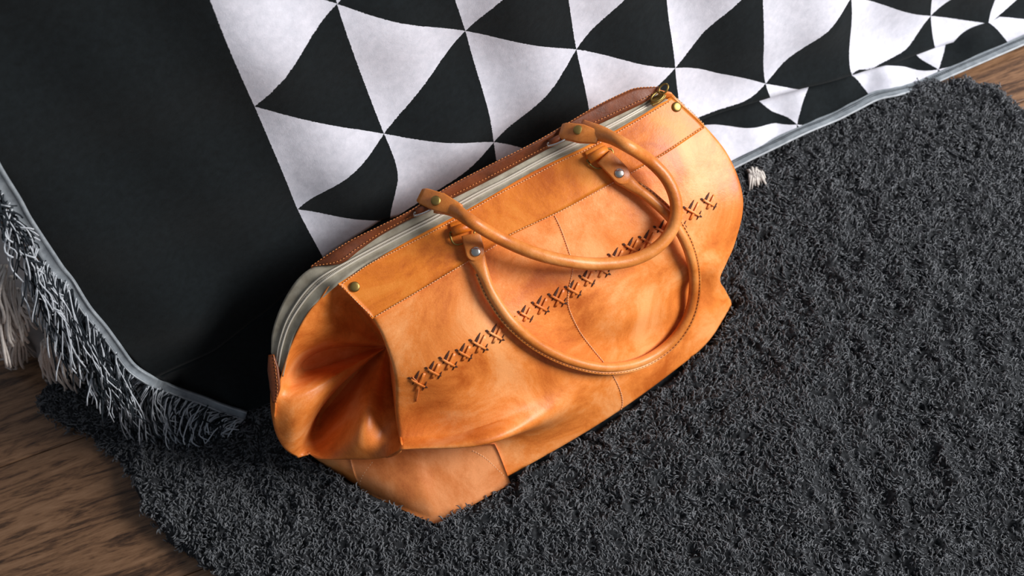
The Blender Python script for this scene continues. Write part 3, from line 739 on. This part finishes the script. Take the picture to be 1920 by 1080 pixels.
# back anchors, riding over the zip
for (x0, y0, x1, y1), (rx, ry), (kx, ky) in (((788, 366, 862, 395), (818, 378), (790, 392)), ((1052, 245, 1122, 258), (1084, 246), (1040, 262))):
    z0 = .315; c0 = atz(x0, y0, z0); c1 = atz(x1, y1, z0+.008); n = -FW*.8+np.array([0, 0, .3]); n /= np.linalg.norm(n)
    t = np.linspace(0, 1, 12); P = c0+np.outer(t, c1-c0)+np.outer(np.sin(t*math.pi)*.003, n)
    tb_ = mesh_obj('handle_tab', *ribbon(P, np.tile(n, (12, 1)), np.interp(t, [0, .1, .55, 1], [.017, .021, .023, .015]), .0042), LEH, bag)
    rp = atz(rx, ry, z0+.0045); mesh_obj('rivet', *disc(rp+n*.0045, n, .0060, .0024), BRASS, tb_)
    k0 = atz(kx-10, ky+6, .311); k1 = atz(kx+20, ky-9, .311); kd = (k1-k0)/np.linalg.norm(k1-k0)
    mesh_obj('ring_keeper', *tube([k0, (k0+k1)/2, k1], .0042, 10), LED, bag)
    cr_ = (k0+k1)/2; pd = np.cross(kd, [0, 0, 1.]); pd = pd if pd@(c1-c0) > 0 else -pd
    P = cr(np.array([k0-kd*.003, k0-kd*.003+pd*.006+[0, 0, .003], cr_+pd*.009+[0, 0, .004], k1+kd*.003+pd*.006+[0, 0, .003], k1+kd*.003, cr_-pd*.002, k0-kd*.003]), 5)
    mesh_obj('ring', *tube(P, .0013, 8), STEEL, bag)

# ---- crossed lacing across the front
LC = cr(np.array([(772, 728), (800, 702), (835, 682), (872, 660), (915, 634), (965, 603), (1010, 577), (1060, 550), (1105, 521), (1150, 487), (1190, 462), (1232, 440), (1275, 410), (1322, 383), (1342, 374)], float), 8)
nX = 20; cc_ = at_t(LC, (np.arange(nX)+.5)/nX)
def seg(p0, p1, w, off, n=6, bow=.0008, th=.0011):
    A = []; Nn = []
    for t in np.linspace(0, 1, n):
        p, q = hit(*(p0*(1-t)+p1*t)); A.append(p+q*(off+bow*math.sin(math.pi*t))); Nn.append(q)
    return ribbon(np.array(A), Nn, w, th)
for i in range(nX):
    c = cc_[i]+np.array([random.uniform(-1.5, 1.5), random.uniform(-1.5, 1.5)]); k = random.uniform(.85, 1.12)
    a = np.array([.46, -.90])*k*1.08; b = np.array([.88, .47])*k*1.05
    m_ = c+np.array([5, -1])
    lc = mesh_obj('lace', *joinVF([seg(m_-a*15, m_+a*15, .0032, .0010), seg(c-b*12, c+b*13, .0026, .0018)]), LEA, bag)
    for (p, q, w_) in ((c-np.array([3, 8])-a*11, c-np.array([3, 8])+a*13, .0034), (c+np.array([13, 8])-a*7, c+np.array([13, 8])+a*9, .0018), (c-b*17, c-b*11, .0030), (c+b*12, c+b*19, .0026)):
        A = []; Nn = []
        for t in np.linspace(0, 1, 4):
            x_, n_ = hit(*(p*(1-t)+q*t)); A.append(x_+n_*.0008); Nn.append(n_)
        mesh_obj('lace_slit', *ribbon(np.array(A), Nn, np.array([.0006, w_, w_*.8, .0004]), .0005), THD, bag)

# loose thong end at the near end of the lacing
mesh_obj('lace_end', *joinVF([seg(np.array([786., 722.]), np.array([780., 752.]), .0014, .0006), seg(np.array([784., 716.]), np.array([773., 706.]), .0014, .0006)]), LEP, bag)

# ------------------------------------------------------------------ woolly rug
RO = [(80, 745), (84, 775), (110, 795), (160, 822), (205, 850), (238, 885), (262, 930), (280, 975), (318, 1020), (370, 1060), (420, 1100), (520, 1180), (800, 1300), (1400, 1400), (2100, 1300), (2200, 900), (2120, 500), (2000, 290), (1925, 215), (1895, 190), (1872, 168), (1845, 157),
      (1800, 153), (1765, 160), (1735, 153), (1700, 156), (1665, 168), (1640, 172), (1560, 175), (1480, 200), (1300, 250), (1100, 330), (900, 430), (650, 560), (400, 660), (250, 700), (130, 712), (95, 722)]
ro = cr(np.array([atz(x, y, .004)[:2] for x, y in RO]), 5, True)
x0, y0 = ro.min(0)-.03; x1, y1 = ro.max(0)+.03
step = .0025; gx = np.arange(x0, x1, step); gy = np.arange(y0, y1, step); X, Y = np.meshgrid(gx, gy)
def inside(px_, py_, poly):
    c = np.zeros(px_.shape, bool); n = len(poly)
    for i in range(n):
        a = poly[i]; b = poly[(i+1) % n]
        k = ((a[1] > py_) != (b[1] > py_)) & (px_ < (b[0]-a[0])*(py_-a[1])/(b[1]-a[1]+1e-12)+a[0]); c ^= k
    return c
def edge_dist(px_, py_, poly):
    d = np.full(px_.shape, 9.)
    for i in range(0, len(poly)):
        a = poly[i]; b = poly[(i+1) % len(poly)]; ab = b-a; t = np.clip(((px_-a[0])*ab[0]+(py_-a[1])*ab[1])/(ab@ab+1e-12), 0, 1)
        d = np.minimum(d, np.hypot(px_-a[0]-ab[0]*t, py_-a[1]-ab[1]*t))
    return d
def fnoise(shape, cell, seed, aniso=1.):
    """value noise on a lattice, cubic-smoothed"""
    r = np.random.default_rng(seed); h, w_ = shape; gh, gw = int(h*step/cell*aniso)+4, int(w_*step/cell)+4
    g = r.random((gh, gw)); yy = np.arange(h)*step/cell*aniso; xx = np.arange(w_)*step/cell
    yi = yy.astype(int); xi = xx.astype(int); fy = yy-yi; fx_ = xx-xi; fy = fy*fy*(3-2*fy); fx_ = fx_*fx_*(3-2*fx_)
    a = g[yi][:, xi]*(1-fx_)+g[yi][:, xi+1]*fx_; b = g[yi+1][:, xi]*(1-fx_)+g[yi+1][:, xi+1]*fx_
    return a*(1-fy)[:, None]+b*fy[:, None]
ins = inside(X, Y, ro); ed = edge_dist(X, Y, ro)*np.where(ins, 1, -1); ed = ed+(fnoise(X.shape, .012, 3)-.5)*.010
big = fnoise(X.shape, .11, 5); mid = 1-np.abs(fnoise(X.shape, .040, 6)*2-1); w1 = fnoise(X.shape, .0095, 7); w2 = fnoise(X.shape, .0085, 8)
worm = 1-np.abs(w1*2-1)*1.6; worm2 = 1-np.abs(w2*2-1)*1.6
sml = np.maximum(worm, worm2)
Z = .004+.011*np.clip(ed/.020, 0, 1)**.6+.012*(big-.5)+.011*(mid-.5)+.0068*sml*np.clip(ed/.01, 0, 1)
foot = cr(np.array([p[:2] for p in list(FG[-1][::-1])+[atz(680, 918, .012), atz(606, 872, .012), atz(576, 848, .012), bb0, bb1]]), 1, True)
fd = edge_dist(X, Y, foot)*np.where(inside(X, Y, foot), 1, -1)      # the wool is pressed flat under the bag
Z = np.where(fd > -.007, Z*(1-np.clip((fd+.007)/.007, 0, 1))+np.minimum(Z, .006)*np.clip((fd+.007)/.007, 0, 1), Z)
keep = ed > 0
ii = -np.ones(X.shape, int); ii[keep] = np.arange(keep.sum())
Vr = np.c_[X[keep], Y[keep], np.maximum(Z[keep], .002)]
q = keep[:-1, :-1] & keep[1:, :-1] & keep[:-1, 1:] & keep[1:, 1:]
Fr = np.c_[ii[:-1, :-1][q], ii[:-1, 1:][q], ii[1:, 1:][q], ii[1:, :-1][q]]
def fast_mesh(name, V, F, mat, parent=None):
    me = bpy.data.meshes.new(name); nf, k = F.shape
    me.vertices.add(len(V)); me.vertices.foreach_set('co', V.astype(np.float32).ravel())
    me.loops.add(nf*k); me.loops.foreach_set('vertex_index', F.astype(np.int32).ravel())
    me.polygons.add(nf); me.polygons.foreach_set('loop_start', np.arange(nf, dtype=np.int32)*k); me.polygons.foreach_set('loop_total', np.full(nf, k, np.int32))
    me.polygons.foreach_set('use_smooth', np.ones(nf, bool)); me.update(calc_edges=True); me.materials.append(mat)
    o = bpy.data.objects.new(name, me); COL.objects.link(o)
    if parent: o.parent = parent
    return o
rug = empty('sheepskin_rug', 'charcoal curly sheepskin rug lying on the wooden floor under the bag', 'rug')
hide = fast_mesh('woolly_hide', Vr, Fr, WOOLB, rug); 
# curled locks over the hide
vis = keep & (X > -.75) & (X < .95) & (Y > .15)
# leave out what the bag covers
vis &= fd < -.0015
qx = np.c_[X.ravel(), Y.ravel(), X.ravel()*0+.01]-CAM; qz = qx@FW; qu = 960+FPX*(qx@RT)/qz; qv = 540-FPX*(qx@UP)/qz
vis &= ((qu > -250) & (qu < 2200) & (qv > -60) & (qv < 1300)).reshape(X.shape)
cand = np.flatnonzero(vis); NC = 88000; pick = rng.choice(cand, NC, replace=False)
bx_, by_, bz = X.ravel()[pick]+rng.uniform(-1, 1, NC)*.001, Y.ravel()[pick]+rng.uniform(-1, 1, NC)*.001, Z.ravel()[pick]
flow = (fnoise(X.shape, .09, 21).ravel()[pick])*9+(fnoise(X.shape, .014, 22).ravel()[pick])*6+rng.uniform(-.6, .6, NC)
nseg = 5; t = np.linspace(0, 1, nseg); ln = rng.uniform(.005, .0125, NC); cur = rng.uniform(.8, 3.6, NC)*np.where(fnoise(X.shape, .012, 23).ravel()[pick]+rng.uniform(-.25, .25, NC) > .5, 1, -1)
rad = rng.uniform(.0006, .0013, NC)
th = flow[:, None]+cur[:, None]*t[None]
dx = np.cumsum(np.cos(th), 1)*(ln/nseg)[:, None]; dy = np.cumsum(np.sin(th), 1)*(ln/nseg)[:, None]
dz = np.sin(t*math.pi*.85)[None]*rng.uniform(.0015, .0045, NC)[:, None]-.0008
PX = bx_[:, None]+dx; PY = by_[:, None]+dy; PZ_ = bz[:, None]+dz
prof = np.array([.7, 1, 1, .85, .3])
VV = np.zeros((NC, nseg, 3, 3)); nx_, ny_ = -np.sin(th), np.cos(th)
for k in range(3):
    a = 2*math.pi*k/3+math.pi/2; rr_ = rad[:, None]*prof[None]
    VV[:, :, k, 0] = PX+nx_*math.cos(a)*rr_; VV[:, :, k, 1] = PY+ny_*math.cos(a)*rr_; VV[:, :, k, 2] = PZ_+math.sin(a)*rr_
loc = []
for s in range(nseg-1):
    for k in range(3): loc.append((s*3+k, s*3+(k+1) % 3, (s+1)*3+(k+1) % 3, (s+1)*3+k))
loc = np.array(loc); FF = (loc[None]+(np.arange(NC)*nseg*3)[:, None, None]).reshape(-1, 4)
cu = fast_mesh('wool_curls', VV.reshape(-1, 3), FF, WOOL, rug); cu['kind'] = 'stuff'
# pale underside of the hide peeping out by the hem
HIDE = cloth('hide_skin', srgb(196, 190, 184), srgb(222, 214, 206), 60)
q = []
for s in range(34):
    r0 = atz(random.uniform(1398, 1420), random.uniform(312, 330), .012); t0 = atz(random.uniform(1405, 1440), random.uniform(335, 358), .024)
    P = np.array([r0+(t0-r0)*k+np.array([0, 0, .010])*math.sin(k*3.1) for k in np.linspace(0, 1, 6)]); q.append(tube(P, np.interp(np.linspace(0, 1, 6), [0, .5, 1], [.0016, .0022, .0006]), 5))
o = mesh_obj('pale_tuft', *joinVF(q), HIDE, rug); o['label'] = 'pale cream tuft at the rug edge'; o['kind'] = 'stuff'
